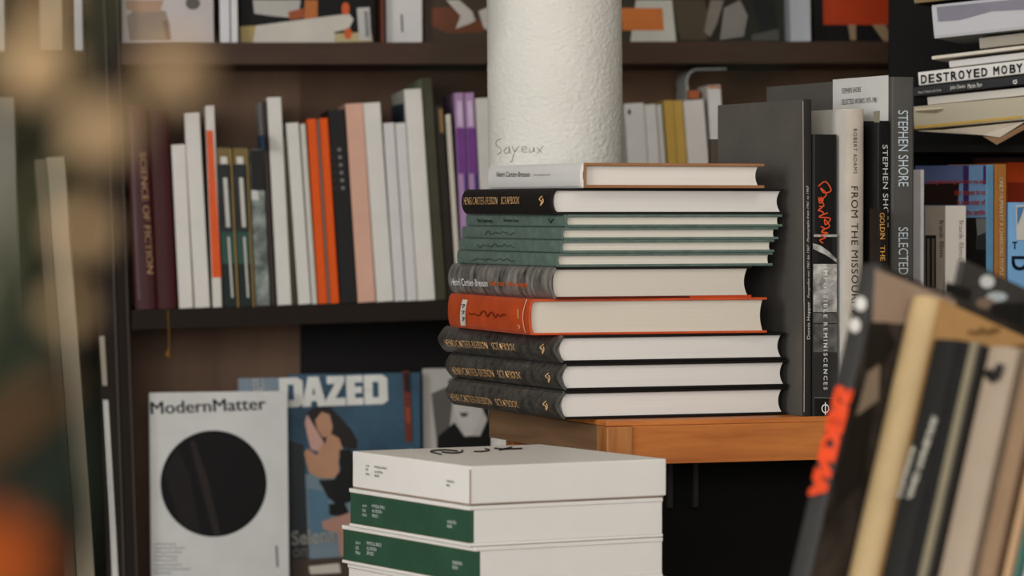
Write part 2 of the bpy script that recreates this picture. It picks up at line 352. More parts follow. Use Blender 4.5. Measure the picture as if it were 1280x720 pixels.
text_px(s, 'REMINISCENCES', (1027.5, 403), (1027.5, 487), (1032.5, 403), s.on_spine, ink('e6e2da'), .03, 0, 1.5, .003)
strokes_px(s, [ell(1029.8, 510.5, 4.2, 5.0, 0, 18) + [(1034, 510.5)], [(1029.8, 502.5), (1029.8, 518.5)]], 1.2, s.on_spine, ink('e6e2da'), 'emblem', .003)
strokes_px(s, [[(1021, 233), (1030, 227), (1037, 238), (1028, 241), (1024, 235), (1031, 243), (1023, 251)], [(1024, 246), (1027, 250), (1023, 254), (1022, 247), (1028, 257), (1022, 258)],
    [(1026, 259), (1021, 263), (1025, 264), (1029, 268)], [(1033, 266), (1022, 271), (1036, 273), (1030, 281), (1029, 274), (1035, 283), (1026, 287)],
    [(1024, 283), (1029, 286), (1025, 290), (1033, 291), (1024, 294), (1030, 297), (1023, 300), (1027, 304)]], 1.5, s.on_spine, ink('e2562b'), 'signature', .003)
s = standing('cream hardback with brown serif title standing between two black books', 1057, 1080, 527, 136, 1001, 19, zs_, mat('cdc6bb', .6, .05), d=3.972, group=GS, spine=mat('b3a798', .6, .12), b=.003)
text_px(s, 'ROBERT ADAMS', (1065, 161), (1065, 217), (1069.5, 161), s.on_spine, ink('4b3f35'), 0, 0, 1.2)
text_px(s, 'FROM THE MISSOURI WEST', (1062.5, 233), (1063, 425), (1070.5, 233), s.on_spine, ink('3b3129'), 0, 0, 1.1)
s = standing('black hardback with white title beside the grey slipcase box', 1097, 1112, 527, 151, 1052, 19, zs_, mat('1b1a1a', .3), d=3.957, group=GS, spine=mat('171616', .35))
text_px(s, 'STEPHEN SHORE', (1102.5, 181), (1103.5, 284), (1109, 181), s.on_spine, ink('bdb8af'), 0, 0, 1.05)
poly_px(s, [(mat('8d8672', .5), [(1092, 139.5), (1100, 138.5), (1099.5, 153), (1092.5, 153)])], plane(s.o, -s.ax[0], .002), 'bookmark', .002)
s = standing('short dark brown hardback with orange title before the black books', 1097.5, 1110.5, 527, 261, 1087, 19, zs_, mat('2c201d', .4), d=3.925, group=GS, spine=mat('241a18', .4))
text_px(s, 'GOLDIN', (1099, 266), (1099.5, 299), (1105, 266), s.on_spine, ink('d09a50'), .01)
text_px(s, 'THE', (1099.5, 307), (1099.8, 326), (1105.3, 307), s.on_spine, ink('d09a50'), .01)
s = standing('large charcoal slipcase box with pale blue title and white label', 1114.5, 1142.5, 527, 96, 958, 19, zs_, mat('66625c', .6, .08), d=3.963, group=GS, spine=mat('5e5a55', .6, .08), name='slipcase_book', b=.0005)
poly_px(s, [(mat('cfccc6', .6, .03), [(1041, 99.5), (1110.5, 94), (1110.5, 151), (1041, 152)])], s.on_back, 'paper_label')
text_px(s, 'STEPHEN SHORE', (1052, 117), (1076, 115), (1052, 110.5), s.on_back, ink('55524e'), lift=.0009)
text_px(s, 'SELECTED WORKS 1973-1981', (1052, 131), (1096, 128), (1052, 124.5), s.on_back, ink('55524e'), lift=.0009)
text_px(s, 'STEPHEN SHORE', (1122, 138), (1122.5, 233), (1134.5, 138), s.on_spine, ink('b8c2c6'), .0)
text_px(s, 'SELECTED WORKS', (1122.5, 284), (1123, 395), (1134.5, 284), s.on_spine, ink('b8c2c6'), .0)
o = Vector((P(889, 0, 4.25).x, 4.25, zs_)); t = R(19)
s = book('brown book peeking out behind the tall charcoal hardback', frame(o, Vector((-math.sin(t) * .2, 1, 0)), Vector((0, 0, 1)), Vector((1, math.sin(t) * .2, 0))), .03, hit(889, 174, o, Vector((0, -1, 0))).z - zs_, .03, mat('5e5142', .7), soft=True, group=GS)

# ------------------------------------------------------------------ white boxed books in front
WD = 3.5; GW = 'white boxed books in the low stack'
wh = mat('dad4cc', .45, .03, .1, 60, (8, 8, 8), 'white_board'); grn = mat('2f5e45', .3, .15, .1, 90, (25, 25, 25), 'green_spine', .5, .3); kraft = mat('a98f78', .8)
wpg = paper('dcd4ca')
tops = []
def whitebox(label, xc, xl, xr, y0, y1, th, z, kind):
    t = R(th); si, c = math.sin(t), math.cos(t); T = (y1 - y0) * WD / FPX; X = (xc - 640) / FPX * WD
    tl = (xl - 640) / FPX; L = (X - tl * WD) / (si + tl * c); tr = (xr - 640) / FPX; W = (tr * WD - X) / (c - tr * si)
    M = frame(Vector((X, WD, z)), Vector((c, si, 0)), Vector((-si, c, 0)), Vector((0, 0, 1)))
    s = B(); s.M, s.W, s.H, s.T, s.inv = M, W, L, T, M.inverted(); s.root = thing('boxed_book', label, 'book', M, GW); s.o = M.translation; s.ax = [Vector(M.col[i][:3]) for i in range(3)]
    e = T - .0003; r = s.root
    if kind == 'box':
        lid = box('lid', 0.0004, W, 0, L, .0012, e, wh, r, .0012); box('base', .001, W - .002, .002, L - .002, 0, .0011, kraft, r)
        box('seam', .0003, .0012, -.0004, .0012, .0014, e - .003, kraft, r)
    else:
        box('back_cover', 0, W, 0, L, 0, .003, wh, r, .0006); box('front_cover', 0, W, 0, L, e - .004, e, wh, r, .0006)
        lid = box('spine', .0012, .006, .001, L - .001, .0034, e - .0044, grn if kind == 'green' else wh, r)
        box('slipcase_side', .0062, W - .001, .0005, L - .001, .0032, e - .0042, wh, r)
        for zz in (.003, e - .0044): box('board_edge', .0004, .004, .0005, L - .0005, zz, zz + .0004, kraft, r)
    s.on_spine = plane(s.o, -s.ax[0]) if kind == 'box' else plane(s.o + s.ax[0] * .0012, -s.ax[0])
    s.on_top = plane(s.o + s.ax[2] * e, s.ax[2]); s.faces = {s.on_spine: lid, s.on_top: lid}; return s
k = FPX / WD
zb = EYE.z - (734 - 262) / k         # underside of the third book
rows = [('lowest visible white boxed book at the bottom edge of the picture', 597, 434, 838, 736, 786, 29, 'white'), ('green-spined white boxed book lower of the two in the low stack', 594, 427, 829, 684.5, 735.5, 29.5, 'green'),
    ('green-spined white boxed book upper of the two in the low stack', 586, 436, 829, 633, 684, 29, 'green'), ('all-white boxed book with script on its lid topmost in the low stack', 587, 440, 833, 583, 632.5, 29, 'box')]
ws = []
for lb, xc, xl, xr, y0, y1, th, kd in rows: ws.append(whitebox(lb, xc, xl, xr, y0, y1, th, EYE.z - (y1 - 262) / k, kd))
ZW = EYE.z - (786 - 262) / k
def tiny(s, x, y, sl, col, wds):
    for dx, dy, wd, h, tx in wds:
        a = (x + dx, y + dy + dx * sl); text_px(s, tx, a, (a[0] + wd, a[1] + wd * sl), (a[0], a[1] - h), s.on_spine, col, .03)
cr = ink('dfe3dc'); gy = ink('8f8a84')
tiny(ws[2], 453, 634, .15, cr, ((0, 0, 5.5, 3.5, 'JEUX'), (0, 5.5, 4, 3.5, 'DE'), (0, 11, 5.5, 3.5, 'PEAU'), (12, -1.5, 16, 4, 'PHYSICAL SPACE'), (12, 4.5, 12, 4, 'ALL MOTION'), (12, 10.5, 8, 4, 'SPACE /'), (106, 4, 11, 4, 'FONDATION'), (106, 9.5, 6, 4, 'BOOK')))
tiny(ws[1], 444.5, 680.5, .17, cr, ((0, 0, 6, 4, 'JEUX'), (0, 6, 4, 4, 'DE'), (0, 12, 6, 4, 'PEAU'), (14, -2, 18, 4.5, 'PHYSICAL SPACE'), (14, 4.5, 12, 4.5, 'ALL MOTION'), (14, 10.5, 9, 4.5, 'SPACE /'), (121, 4, 12, 4.5, 'FONDATION'), (121, 10, 7, 4.5, 'BOOK')))
tiny(ws[3], 457, 583.5, .13, gy, ((0, 0, 4.5, 2.5, 'JEUX'), (0, 4.5, 3, 2.5, 'DE'), (0, 10, 4.5, 2.5, 'PEAU'), (11, 0, 15, 2.8, 'PHYSICAL SPACE'), (11, 6, 10, 2.8, 'ALL MOTION'), (11, 11, 6, 2.8, 'SPACE'), (101, 6, 9, 2.8, 'FONDATION'), (101, 11, 4, 2.8, 'BK')))
strokes_px(ws[3], [[(572, 563.5), (553, 562), (538, 564), (549, 567), (552, 568)], [(552, 564.5), (566, 566), (578, 564.5), (577, 562)]], 1.6, ws[3].on_top, ink('2c2926'))
strokes_px(ws[3], [[(592, 564), (603, 564), (612, 562.5), (606, 560.5)]], 1.5, ws[3].on_top, ink('4c4844'))
strokes_px(ws[3], [[(618, 560), (630, 561), (653, 560.3)], [(640, 558.6), (630, 561), (624, 562.6)]], 1.6, ws[3].on_top, ink('2c2926'))
# low display table below the picture, carrying the white stack and the book rack
ZD = ZW - .09
dtm = wood('5b4330', '70543c', 0); dt = thing('display_table', 'low dark wooden display table under the white boxed books', 'table', Matrix.Translation((.1, 3.0, 0)))
box('table_top', -.65, .75, -.62, .66, ZD - .03, ZD - .0004, dtm, dt, .003)
for x in (-.6, .64):
    for y in (-.57, .55): box('leg', x, x + .06, y, y + .06, 0, ZD - .0304, dtm, dt)
t = R(29); rM = frame(Vector((P(604, 0, 3.51).x, 3.51, ZD)), Vector((math.cos(t), math.sin(t), 0)), Vector((-math.sin(t), math.cos(t), 0)), Vector((0, 0, 1)))
ri = thing('wooden_riser', 'plain wooden riser block under the white boxed books', 'riser', rM)
box('riser_top', 0, .2, 0, .26, .075, .0898, dtm, ri, .001)
for y in (0.01, .22): box('riser_foot', .01, .19, y, y + .03, 0, .0748, dtm, ri)

# ------------------------------------------------------------------ bookcase at the back
PHI = R(6); bn = Vector((math.sin(PHI), -math.cos(PHI), 0)); bright = Vector((math.cos(PHI), math.sin(PHI), 0)); BP = Vector((0, 5.14, 1.3))
def BK(px, py, off=0.0): return hit(px, py, BP - bn * off, bn)
dark = mat('33271f', .7, .15, .05, 200, (30, 30, 6), 'dark_wood', .15); brown = mat('8f6e56', .6, .15, .05, 200, (20, 20, 4), 'back_board', .15); vdark = mat('14110f', .7)
BM = frame(Vector((BK(147, 0).x, BK(147, 0).y, 0)), bright, -bn, Vector((0, 0, 1))); BI = BM.inverted()
bc = thing('bookcase', 'dark brown open bookcase with face-out magazines behind the pillar', 'bookcase', BM)
def hexa(name, quad, o0, o1, m, parent=bc):
    """board given by four front pixels (on the bookcase front), between depth o0 and o1 behind it"""
    fr = [BI @ BK(*q) for q in quad]; v = [p + Vector((0, o0, 0)) for p in fr] + [p + Vector((0, o1, 0)) for p in fr]
    return put(name, v, [(0, 1, 2, 3), (7, 6, 5, 4), (0, 4, 5, 1), (1, 5, 6, 2), (2, 6, 7, 3), (3, 7, 4, 0)], m, parent)
SD = .27
def y1_(x): return 53.5 - (x - 147) * .002
def y2_(x): return 388 - (x - 165) * .0322
def y3_(x): return 748 - (x - 165) * .02
hexa('shelf', [(150, y1_(148)), (1178, y1_(1178)), (1178, y1_(1178) + 27), (151, y1_(148) + 27)], .0, SD, mat('5a4030', .55, .15, .05, 200, (5, 30, 30), 'shelf_wood'))
hexa('shelf', [(164, y2_(164)), (1178, y2_(1178)), (1178, y2_(1178) + 24), (165, y2_(164) + 24)], .0, SD, dark)
hexa('shelf', [(182, y3_(182)), (1178, y3_(1178)), (1178, y3_(1178) + 24), (183, y3_(182) + 24)], .0, SD, dark)
hexa('side_panel', [(122, -320), (136, -320), (195, 1389), (181, 1389)], -.004, SD, dark)
hexa('edge_highlight', [(134.2, -320), (136, -320), (195, 1389), (193.2, 1389)], -.006, -.0042, mat('5a4f45', .5))  # paler strip paints a highlight along the post edge
hexa('side_panel', [(1178.5, -320), (1194, -320), (1194, 1389), (1178.5, 1389)], -.004, SD, dark)
hexa('back_panel', [(130, -320), (386, -320), (386, 1100), (180, 1100)], SD + .001, SD + .008, brown)
hexa('back_panel', [(386.3, -320), (640, -320), (640, 395), (386.3, 395)], SD + .001, SD + .008, mat('7a5b45', .6, .15))
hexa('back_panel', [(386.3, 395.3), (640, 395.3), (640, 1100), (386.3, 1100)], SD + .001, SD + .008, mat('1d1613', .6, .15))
hexa('back_panel', [(640.3, -320), (1200, -320), (1200, 1100), (640.3, 1100)], SD + .001, SD + .008, mat('86664c', .6, .15))
hexa('plinth', [(184, 1101), (1178, 1101), (1178, 1390), (184, 1390)], 0, SD, dark)

def shelf_z(o, fy):
    a, b_ = BK(164, fy(164)), BK(1178, fy(1178)); l = (o - a).dot(bright) / (b_ - a).dot(bright); return a.z + (b_.z - a.z) * l + .0006
def shelfbook(label, xb0, xb1, xt, yt, col, soft=True, depth=.2, off=.0, yb=None, group='books on the middle shelf', cover=None, b=.0008, fz=None, **kw):
    yb = y2_(xb0) - .6 if yb is None else yb
    o = BK(xb0, yb, off)
    if off and fz: o.z = shelf_z(o, fz)
    up = (BK(xt, yt, off) - o); H = up.length; up.normalize()
    T = (BK(xb1, yb, off) - o).length; ez = (bright - up * bright.dot(up)).normalized()
    m = mat(col, .5, .05) if isinstance(col, str) else col
    return book(label, frame(o, up.cross(ez), up, ez), depth, H, T - .0004, cover or m, soft=soft, spine=m if cover else None, group=group, b=b, **kw)
S = shelfbook
s = S('purple-brown hardback with vertical gilt title at the left of the middle shelf', 169, 196, 157, 132, '5d3032', False, b=.003)
text_px(s, 'SCIENCE OF FICTION', (174, 190), (184, 342), (182, 190), s.on_spine, ink('b8926a'), .015)
poly_px(s, [(mat('6b4a4d', .4), [(161, 140), (165, 140), (176, 375), (172, 375)])], s.on_spine, 'spine_band', .0012)
S('plain maroon hardback beside the purple-brown one', 196.5, 222, 185, 138, '561f1b', False, b=.002)
S('shorter white paperback next to the maroon hardback', 224, 242, 214, 181, WHITE)
S('tall white paperback left of the orange and white spine', 243.5, 263, 230, 141, WHITE)
s = S('orange spine with white ends on the middle shelf', 266, 278, 256, 132, 'd9d2c8')
poly_px(s, [(mat('f25a05', .4), [(257.8, 163), (266, 163), (276.6, 347), (265.3, 347)])], s.on_spine, 'orange_band')
for i, (a, b_, t_) in enumerate(((279.5, 298, 270), (299, 318, 290))):
    s = S(('first' if i == 0 else 'second') + ' of two green spines printed with a bottle', a, b_, t_, 184, '22302a', cover=mat('6b5c3c', .5))
    dx = (a - t_) / 203
    def X(x, y): return (t_ + x + dx * (y - 184), y)
    poly_px(s, [(mat('8d7444', .5), [X(1, 185), X(18, 185), X(18, 206), X(1, 206)]), (mat('1b211c', .4), [X(5, 197), X(13, 197), X(15, 212), X(18, 226), X(18, 290), X(1, 290), X(1, 226), X(4, 212)]),
        (mat('d8d3c8', .5), [X(5, 196), X(13, 196), X(13.5, 205), X(5, 205)]), (mat('c9c4b8', .5), [X(7, 222), X(12, 222), X(13, 284), X(8, 284)]), (mat('2d5a48', .4), [X(1, 290), X(18, 290), X(18, 330), X(1, 330)]), (mat('c9c4b8', .5), [X(9, 296), X(11.5, 296), X(13, 372), X(10.5, 372)]),
        (mat('b08b45', .5), [X(17.3, 186), X(19, 186), X(19.2, 384), X(17.5, 384)])], s.on_spine, 'bottle_print')
s = S('dark grey-green photograph spine beside the bottle spines', 320, 338, 311, 187, mat('4c5148', .45, .55, 0, 300, (40, 40, 40), 'print', .12, 0, '8d948c'), cover=mat('2b2724', .5))
poly_px(s, [(mat('2a2622', .5), [(312, 187.5), (328, 187.5), (331, 238), (314, 238)]), (mat('cfcac2', .5), [(314, 238), (322, 238), (324, 250), (315, 250)])], s.on_spine, 'printed_picture')
s = S('tall thin book with white cover and blue band rising behind shorter spines', 339, 345, 326.5, 126, '4a3b33', cover=mat('c9c4c2', .5), depth=.225)
poly_px(s, [(mat('5b7fae', .5), [(322, 170), (329, 168), (331, 187), (324, 189)]), ], s.on_back, 'blue_band')
S('tallest white paperback in the left half of the middle shelf', 347, 365, 333.5, 122, WHITE)
S('olive thin filler standing in for the shaded gap between two white paperbacks', 366.5, 371, 354.3, 172, '5e573f')  # thin olive block put in for the shadow in the gap
S('white paperback left of the two orange spines', 373, 389, 357.5, 154, WHITE)
S('very thin off-white paperback touching the orange spine', 390, 397, 375, 155, 'cfc9bd')
S('left one of the two plain orange spines', 398, 410, 383.5, 149, 'f55c00')
S('thin grey paperback squeezed between the orange spines', 410.5, 413, 396, 150, '8d8880')
S('right one of the two plain orange spines', 413.5, 424.5, 399, 148, 'f55c00')
s = S('black spine with a column of pale dots on the middle shelf', 425.5, 446.5, 410, 138, '26211e')
poly_px(s, [(ink('8d8a86'), ell(424 + i * .9, 187 + i * 9.6, 2.3, 2.3, 0, 10)) for i in range(6)] + [(ink('5b5550'), ell(414 + i * .9, 187 + i * 9.6, 1.2, 1.2, 0, 8)) for i in range(6)], s.on_spine, 'printed_dots')
S('peach pink paperback on the middle shelf', 447.5, 470, 431.5, 130, 'd8a891')
S('white paperback right of the peach one', 471, 492.5, 454, 129, WHITE)
S('left one of two short white paperbacks under the blue strip', 493.5, 507.5, 479, 154, 'd6d0cc')
S('right one of two short white paperbacks under the blue strip', 508.5, 522, 493.8, 154, 'd6d0cc')
s = S('white paperback with blue-edged cover right of the short white pair', 522.5, 544.5, 505, 112, WHITE, cover=mat('cfcbc0', .5), depth=.25)
poly_px(s, [(mat('3d6076', .5), [(489, 132.5), (504.5, 129), (506, 158), (491, 158)])], s.on_back, 'blue_strip')
S('tall green-brown book with pale green cover showing above the white ones', 546, 558.5, 527.5, 98, mat('55503a', .5, .2), cover=mat('9aa083', .5), depth=.3 - .03, off=-.0)
s = S('dark brown spine with small gold label', 559.5, 570, 543, 132, mat('3a2d23', .5, .3))
poly_px(s, [(mat('9a7a4a', .5), [(548, 136), (553, 136), (555, 166), (550, 166)])], s.on_spine, 'gold_label')
S('cream thin spine left of the purple pair', 571.5, 578, 557, 143, 'cfc5b4')
for i in range(2):
    a, t_ = (580, 567.5) if i == 0 else (593, 580.5)
    s = S('pink and purple spine, ' + ('left' if i == 0 else 'right') + ' one of the pair by the pillar', a, a + 12, t_, 116, 'b690b8')
    dx = (a - t_) / 258
    def X(x, y): return (t_ + x + dx * (y - 116), y)
    poly_px(s, [(mat('8c4aa0', .45), [X(.5, 160), X(11.5, 160), X(11.5, 217), X(.5, 217)]), (mat('cfb6d0', .5), [X(3, 126), X(9, 126), X(9, 158), X(3, 158)]), (mat('6a4a9a', .45), [X(7, 217), X(11.5, 217), X(11.5, 240), X(7, 240)])], s.on_spine, 'printed_bands')
S('off-white paperback half hidden by the pillar', 607, 627, 594, 123, 'd2cbc3')
for a, b_, t_, yt, c_, lb in ((797, 822, 780, 130, 'd2ccc4', 'white paperback just right of the pillar'), (822.5, 837, 805.5, 131, 'd4cec6', 'thin white paperback second to the right of the pillar'), (838, 845, 820.5, 131, 'c6bfb5', 'thinnest off-white paperback left of the yellow spines'),
        (847, 859.5, 829, 126, 'c09a46', 'left one of the two mustard yellow spines'), (860, 872, 841.5, 126, 'c29c4a', 'right one of the two mustard yellow spines'), (873, 899, 854, 126, 'd3cbc2', 'wide white paperback right of the mustard spines'), (900, 917, 884, 107, 'd6d0c8', 'tall white paperback with orange top edge near the charcoal hardback')):
    s = S(lb, a, b_, t_, yt, c_)
    if 'orange' in lb: poly_px(s, [(mat('c8763c', .5), [(884.5, 107.5), (901, 107.5), (901, 110.5), (884.7, 110.5)])], s.on_spine, 'orange_edge')
    if 'just' in lb: poly_px(s, [(ink('4a3a22'), ell(786.5, 140, 1.8, 3.5))], s.on_spine, 'printed_mark')
o = BK(861, 123, .04)
s = book('small orange box lying on top of the white paperbacks', frame(o, -bn, Vector((0, 0, 1)), bright), .08, .0115, .016, mat('c0683a', .5), soft=True, name='small_box', cat='box')
# curled clear sheet resting on the books
c0 = BK(857, 125, .06); pts = []
for i in range(15):
    a = R(200 - 200 * i / 14 * .55); pts.append((.018 + .018 * math.cos(a), .026 + .02 * math.sin(a)))
pts = [(0, 0)] + pts + [(.06, .047)]
cv, cf = [], []
for (x, zz) in pts:
    for yy in (0, .09): cv.append((x, yy, zz))
for i in range(len(pts) - 1): cf.append((2 * i, 2 * i + 2, 2 * i + 3, 2 * i + 1))
cs = put('curled_sheet', cv, cf, mat('a9aaa4', .3)); cs.matrix_world = frame(c0, bright, -bn, Vector((0, 0, 1)))
md = cs.modifiers.new('thick', 'SOLIDIFY'); md.thickness = .003; tag(cs, 'curled grey-white sheet lying on the books under the upper shelf', 'paper')
# curled gold cord hanging from the middle shelf
def tube(name, pts, r, m, parent=None, n=6):
    v, f = [], []; pts = [Vector(p) for p in pts]
    for i, p in enumerate(pts):
        d = (pts[min(i + 1, len(pts) - 1)] - pts[max(i - 1, 0)]).normalized(); a = d.orthogonal().normalized(); b = d.cross(a); rr = r[i] if isinstance(r, list) else r
        for k_ in range(n): an = 2 * math.pi * k_ / n; v.append(p + a * math.cos(an) * rr + b * math.sin(an) * rr)
    for i in range(len(pts) - 1):
        for k_ in range(n): q = (k_ + 1) % n; f.append((i * n + k_, i * n + q, (i + 1) * n + q, (i + 1) * n + k_))
    f += [tuple(range(n)), tuple(range(len(pts) * n - 1, len(pts) * n - n - 1, -1))]
    return put(name, v, f, m, parent, smooth=True)
cordo = tube('ribbon_cord', [BK(210, y2_(210) + .5, -.004), BK(211, 410, -.004), BK(211.5, 432, -.004), BK(211, 438, -.004), BK(209, 442, -.004), BK(212, 446, -.004)], [.0008, .0008, .0008, .0016, .0032, .0036], mat('a06a24', .6))
tag(cordo, 'thin gold ribbon cord hanging below the middle shelf', 'cord')

# magazines
def mag(label, bl, br, tl, off, cover, T=.007, group=None, name='magazine', cat='magazine', **kw):
    o = BK(bl[0], bl[1], off); e = BK(br[0], br[1], off); fy = y1_ if bl[1] < 200 else y3_; o.z = shelf_z(o, fy); e.z = shelf_z(e, fy); e = e - o; W = e.length; ex = e.normalized(); u = BK(tl[0], tl[1], off) - o
    u = u - ex * u.dot(ex); H = u.length; ey = u.normalized()
    return book(label, frame(o, ex, ey, ex.cross(ey)), W, H, T, cover, soft=True, group=group, name=name, cat=cat, **kw)
GU = 'magazines facing out on the upper shelf'; GL = 'magazines facing out on the lower shelf'
cov = lambda c: mat(c, .55, .06, 0, 300, (14, 14, 14), 'glossy_cover', .12)
# lower shelf
s = mag('white magazine with a large black disc on its cover', (189, 738), (361, 734), (178, 491), .06, cov('d5d2cc'), .012, GL)
text_px(s, 'ModernMatter', (188.5, 518), (332, 512), (187.5, 502.5), s.on_front, ink('1c1c1e'))
text_px(s, 'ModernMatter', (189.4, 518), (332.9, 512), (188.4, 502.5), s.on_front, ink('1c1c1e'), lift=.0007)
sh = [(mat('15110f', .6), ell(267, 604.5, 66.5, 66.5, 0, 64)), (mat('3a302a', .6), [(237, 553), (243, 550), (260, 600), (276, 670), (268, 671)]), (mat('2a2320', .6), [(205, 590), (222, 560), (236, 590), (252, 668), (225, 655)])]  # black printed disc, with grey reflection streaks painted over it
poly_px(s, sh, s.on_front, 'printed_disc_and_sheen')
for i in range(8): strokes_px(s, scribble(192, 192 + (28, 40, 36, 31, 30, 36, 46, 22)[i], 680 + i * 5.2, .8, 14, i), 1.1, s.on_front, ink('8b8882'))
strokes_px(s, [[(345.5, 682), (347, 709)]], 3, s.on_front, ink('8b8882'))
s = mag('blue magazine showing a woman in a black top', (361, 737), (527, 733), (346, 468), .10, mat('36566b', .35, .12, 0, 300, (9, 9, 9), 'glossy_cover', .12, 0, '4f7186'), .008, GL)
M_ = lambda c: mat(c, .4, .08, kind='print')
skin, hair, blk = M_('c08d6c'), M_('2e211b'), M_('15120f')
poly_px(s, [(M_('7d8f98'), [(354, 600), (516, 560), (522, 729), (362, 731)]), (M_('3b3f40'), [(353, 560), (356, 549), (380, 556), (386, 690), (388, 731), (363, 731)]), (M_('5f8296'), [(384, 610), (410, 615), (414, 668), (388, 672)]),
    (hair, [(382, 517), (392, 509), (412, 508), (424, 520), (440, 538), (447, 552), (446, 562), (432, 560), (420, 556), (416, 566), (404, 560), (396, 540)]),
    (skin, [(394, 525), (402, 515), (412, 518), (416, 534), (413, 544), (404, 547), (397, 538)]), (skin, [(410, 540), (424, 548), (430, 566), (418, 580), (404, 566)]),
    (M_('c99a8c'), [(381, 528), (384, 518), (390, 528), (402, 548), (406, 556), (398, 564), (389, 562), (385, 548)]),
    (skin, [(380, 566), (384, 561), (396, 569), (402, 556), (414, 556), (422, 564), (424, 590), (416, 598), (398, 597), (386, 590)]),
    (blk, [(424, 562), (438, 562), (446, 580), (446, 625), (422, 632), (410, 622), (398, 600), (418, 599), (425, 588)]), (blk, [(411, 630), (430, 628), (436, 640), (428, 646), (412, 644)]),
    (M_('b98a78'), [(402, 652), (424, 645), (440, 640), (448, 640), (448, 700), (430, 705), (424, 690), (422, 666), (404, 662)]), (M_('5b4a3a'), [(361, 700), (430, 696), (518, 700), (522, 729), (364, 731)]), (M_('c9c0b0'), [(386, 708), (424, 704), (426, 716), (388, 718)])], s.on_front)
TX = lambda x, y: (348.5 + x * 1.34 + (1 - y) * 1.5 + 0, 509.5 - x * .045 - y * 37)
D_ = lambda x: [[(x, 0), (x + 17, 0), (x + 22, .12), (x + 22, .88), (x + 17, 1), (x, 1), (x, .5), (x + 8, .5), (x + 8, .76), (x + 13.5, .76), (x + 13.5, .24), (x + 8, .24), (x + 8, .49), (x, .49)]]
gl = D_(0) + [[(20.5, 0), (27, 1), (37, 1), (43.5, 0), (35.3, 0), (34.4, .18), (29.6, .18), (28.7, 0)], [(43, 0), (43, .2), (52, .74), (44.5, .74), (44.5, 1), (61, 1), (61, .8), (52, .26), (61.5, .26), (61.5, 0)],
    [(62.5, 0), (62.5, 1), (78, 1), (78, .76), (70.5, .76), (70.5, .62), (77, .62), (77, .4), (70.5, .4), (70.5, .24), (78, .24), (78, 0)]] + D_(79)
poly_px(s, [(mat('dcd9d1', .45), [TX(*q) for q in g]) for g in gl] + [(mat('36566b', .35), [TX(*q) for q in ((30.5, .4), (33.5, .4), (32, .66))])], s.on_front, 'lettering', .004, .00003)
text_px(s, 'Selena', (365, 682), (420, 677), (364, 664), s.on_front, ink('bdb8ae'), .03, lift=.004)
text_px(s, 'on', (366, 697), (384, 696), (365.5, 686), s.on_front, ink('958f85'), .03, lift=.004)
poly_px(s, [(M_('8a3a22'), [(503, 464), (512, 464), (515, 552), (507, 552)]), (M_('3a1c16'), [(504, 466), (512, 466), (513, 490), (506, 490)]), (M_('b5502c'), [(507, 510), (512, 508), (513, 530), (508, 528)])], s.on_front, 'printed_border', .004)
s = mag('magazine with pale cover half hidden behind the black disc one', (300, 737), (352, 735.5), (288, 473), .125, cov('8d9aa4'), .008, GL)
text_px(s, 'ELI', (316, 489), (330, 488), (315, 474), s.on_front, ink('d8d5cd'), .04)
s = mag('black and white portrait magazine beside the tall stack', (530, 735), (690, 732), (510, 461), .125, cov('b9b3aa'), .008, GL)
poly_px(s, [(M_('6f6a64'), [(539, 492), (562, 482), (566, 500), (560, 552), (546, 554)]), (blk, [(546, 556), (548, 545), (568, 528), (580, 545), (600, 545), (612, 518), (618, 600), (550, 600)]), (M_('1d1a18'), [(560, 476), (575, 466), (610, 466), (612, 530), (600, 505), (572, 505), (566, 500)]),
    (M_('c4beb5'), [(566, 505), (590, 500), (604, 512), (598, 530), (590, 544), (582, 546), (574, 530), (568, 515)]), (M_('4a4541'), [(574, 516), (586, 516), (583, 521), (577, 521)])], s.on_front)
# upper shelf
yb = lambda x: y1_(x) - .5
def UM(label, x0, x1, c, off=.05, T=.008, xt=None, yt=-190): return mag(label, (x0, yb(x0)), (x1, yb(x1)), ((x0 - 12) if xt is None else xt, yt), off, cov(c), T, GU)
s = UM('magazine with a pale figure print at the left end of the upper shelf', 152, 267, 'c8bdb8', xt=146)
poly_px(s, [(M_('a08a76'), [(158, 20), (175, 8), (207, 14), (212, 30), (214, 51), (162, 51)]), (M_('b89274'), [(156, 0), (205, 0), (200, 14), (175, 16), (158, 12)]), (M_('8e6c5a'), [(203, 26), (209, 26), (214, 50), (208, 50)]), (M_('6d6459'), ell(241, 4, 9, 8))], s.on_front)
for i, (a, b_) in enumerate(((275, 288), (289, 298))): S(('left' if i == 0 else 'right') + ' white spine of the pair on the upper shelf', a, b_, a - 3, -150, ('d6d4d4', 'd9d6d2')[i], yb=y1_(a) - .5, off=.01, fz=y1_, group='spines on the upper shelf', cover=mat('23323c', .5))
s = UM('dark magazine with orange shapes and white banner on the upper shelf', 299, 468, '25221e')
poly_px(s, [(M_('b3ada4'), [(316, 0), (376, 0), (374, 12), (362, 22), (340, 20), (318, 17)]), (M_('c8702c'), [(381, 0), (397, 0), (397, 22), (380, 24)]), (M_('b8561e'), [(360, 15), (379, 10), (380, 22), (362, 25)]), (M_('b39a5c'), [(300, 33), (320, 32), (316, 53), (300, 53)]),
    (M_('b8a878'), [(415, 42), (464, 40), (466, 52), (415, 53)]), (M_('c9c1b3'), [(320, 32), (436, 17), (442, 24), (436, 36), (418, 40), (418, 53), (316, 53)]), (M_('e0601c'), ell(432, 11, 5, 8)), (M_('e0601c'), ell(435, 42, 5, 7)), (M_('bdb8b0'), [(446, 10), (462, 9), (464, 50), (449, 51)]), (M_('8d8a86'), [(455, 14), (460, 14), (462, 46), (457, 46)])], s.on_front)
